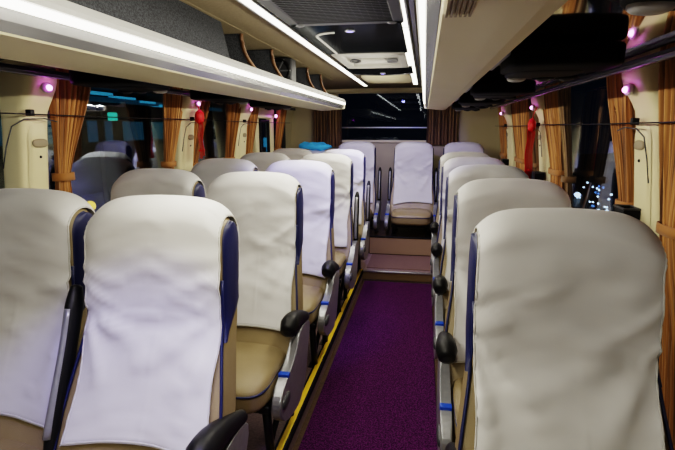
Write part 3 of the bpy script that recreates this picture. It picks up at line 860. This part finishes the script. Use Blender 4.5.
# rear row
zf = .286 - .135 + .0
pB = make_seat([(1, 'up', .246, True), (-1, 'up', .25, True)], zf); uB = [False]
pB1 = make_seat([(1, 'up', .262, True)], zf); uB1 = [False]
pB2 = make_seat([], zf); uB2 = [False]
place(pB, uB, -.110, 5.30, .135, 'rear middle seat facing down the aisle, both armrests raised', GB, 1)
place(pB1, uB1, -.735, 5.30, .135, 'rear row seat left of the aisle, next to the middle seat', GB, 4)
place(pB2, uB2, -1.235, 5.30, .04, 'rear row window seat on the left, under the light blue cloth', GB, 2)
place(pB2, uB2, .412, 5.30, .135, 'rear row seat on the right side', GB, 0)

# light blue crumpled cloth lying over the left rear seats
def cl(p):
    n = noise.noise(p * 9); return Vector((p.x, p.y, p.z * (1 + .5 * n) + .02 * noise.noise(p * 22)))
t = MB().sq((-1.21, 5.46, 1.178), (.19, .10, .042), 2.3, 22, fn=cl).build('blue_cloth', 'cyan')
tag(t, 'crumpled light blue cloth lying on top of the left rear seat', 'cloth')

# ------------------------------------------------------------------ outside at night
struct(MB().box((0, 8, -.95), (80, 80, .1)).build('ground', 'asphalt'))
t = thing('station_canopy', 'cyan-lit canopy of a bus station outside the left windows', 'canopy', (-7.6, 11, -.9))
MB().box((0, 0, 3.12), (2.4, 11, .10), .02).build('roof', 'night', t)
MB().box((1.0, .0, 2.86), (.10, 9.0, .10)).build('beam', 'teal', t)
for k in range(4):
    MB().box((.95, -1.6 + k * .85, 2.98 - k * .05), (.22, .7, .05)).build('light_panel', 'cyanglow', t)
for k in range(4):
    MB().box((.6, -4 + k * 2.9, 1.5), (.10, .10, 3.0)).build('post', 'night', t)
for i in range(7): MB().box((-.2, -4.2 + i * 1.4, 2.2), (.05, .9, .5)).build('shop_panel', mat('shop_glow%d' % i, (.02, .03, .04), .5, emit=(.05, .22 + .04 * (i % 3), .34), estr=.35), t)
tag(MB().box((-6.9, 10.2, 1.63), (.06, .28, .18), .01).build('green_sign', 'greenglow'), 'small green lit sign outside the nearest left window', 'sign')
for p, l in (((-7, 17.4, .85), 'cyan lit panel outside the left window before the third pillar'), ((-7, 21.6, .75), 'cyan lit panel outside the left emergency window')):
    tag(MB().box(p, (.1, .9, .42), .02).box((p[0], p[1], p[2] - .7), (.1, .1, 1.2)).build('lit_board', 'cyanglow'), l, 'sign', 'cyan boards outside')
t = thing('hazard_lamp', 'round yellow lamp outside the left window behind the front seats', 'lamp', (-7, 9.3, -.9))
MB().tube([(0, 0, 0), (0, 0, .56)], .04, 8).build('post', 'steel', t); MB().sq((0, 0, .64), (.11, .11, .11), 2, 10).build('globe', 'amber', t)
# dark building block on both sides
tag(MB().box((-13, 14, 2), (3, 40, 6)).box((-11.4, 14, 1.2), (.2, 38, .2)).build('station_building', 'night'), 'dark station building beyond the left windows', 'building')
tag(MB().box((14, 12, 2), (3, 44, 6)).box((12.4, 12, 1.0), (.2, 40, .2)).build('street_building', 'night'), 'dark building beyond the right windows', 'building')
# street lights low across the road on the right
t = thing('street_lamp', 'bright white lamp outside the right window behind the front seat', 'lamp', (5, 17.1, -.9))
MB().tube([(0, 0, 0), (0, 0, .1)], .05, 8).build('post', 'steel', t); MB().sq((0, 0, .13), (.10, .10, .08), 2, 8).build('globe', 'coolglow', t)
bl = MB().sq((0, 0, 0), (.028, .028, .028), 2, 6).build('distant_light', 'coolglow'); n = 0
bl2 = MB().sq((0, 0, 0), (.03, .03, .03), 2, 6).build('distant_light', 'blueglow')
for k in range(26):
    o = (bl if k % 3 else bl2); o = o if k < 2 else o.copy()
    if k >= 2: C.objects.link(o)
    if k == 0: pass
    o.location = (5 + R.uniform(-.3, .3), R.uniform(13.4, 16.7), -.8 + R.choice([0, .18, .36, .5]) + R.uniform(-.02, .02))
    tag(o, 'tiny distant street light beyond the right window', 'light', 'distant lights outside')

# ------------------------------------------------------------------ lights
def area(name, loc, sx, sy, e, col, rot=(0, 0, 0), spread=PI):
    l = bpy.data.lights.new(name, 'AREA'); l.shape = 'RECTANGLE'; l.size = sx; l.size_y = sy; l.energy = e; l.color = col; l.spread = spread
    o = bpy.data.objects.new(name, l); C.objects.link(o); o.location = loc; o.rotation_euler = rot
    return o
WARM = (1., .95, .80)
area('strip_glow', (-.625, 2.0, 1.8115), .036, 6.4, 7, WARM)
area('strip_glow', (-.108, 2.0, 1.8115), .036, 6.4, 7, WARM)
area('rack_glow', (-.747, 1.71, 1.605), .010, 5.95, 32, WARM, (0, -math.radians(62), 0), 2.8)
area('rack_glow', (-.023, 1.71, 1.605), .010, 5.95, 32, WARM, (0, math.radians(62), 0), 2.8)
def spot(loc, tgt, e, col, size, blend=.6):
    l = bpy.data.lights.new('violet_beam', 'SPOT'); l.energy = e; l.color = col; l.spot_size = size; l.spot_blend = blend; l.shadow_soft_size = .02
    o = bpy.data.objects.new('violet_beam', l); C.objects.link(o); o.location = loc
    o.rotation_euler = (Vector(tgt) - Vector(loc)).to_track_quat('-Z', 'Y').to_euler()
VIO = (.28, .26, 1.)
spot((-.34, 2.26, 1.785), (-.72, 2.85, .8), 46, VIO, 1.0)
spot((-.34, 4.0, 1.785), (-.3, 5.2, .65), 46, VIO, 1.5)
spot((-.34, .45, 1.79), (-.80, 1.02, .5), 46, VIO, .75)
spot((-.34, 2.30, 1.785), (.35, 3.3, .9), 16, VIO, .8)

w = bpy.data.worlds.new('night'); scene.world = w; w.use_nodes = True
bg = w.node_tree.nodes['Background']; bg.inputs[0].default_value = (.012, .018, .035, 1); bg.inputs[1].default_value = .6

# ------------------------------------------------------------------ camera
cd = bpy.data.cameras.new('camera'); cam = bpy.data.objects.new('camera', cd); C.objects.link(cam)
cd.sensor_width = 36; cd.lens = 490 / 675 * 36; cd.clip_start = .02; cd.clip_end = 200
cam.location = (0, 0, 1.38)
cam.rotation_euler = (PI / 2 - math.atan2(97, 490), 0, math.atan2(87.5, math.hypot(490, 97)))
scene.camera = cam
scene.view_settings.view_transform = 'Filmic'
scene.view_settings.look = 'High Contrast'
scene.view_settings.exposure = -.22
scene.view_settings.gamma = 1.0
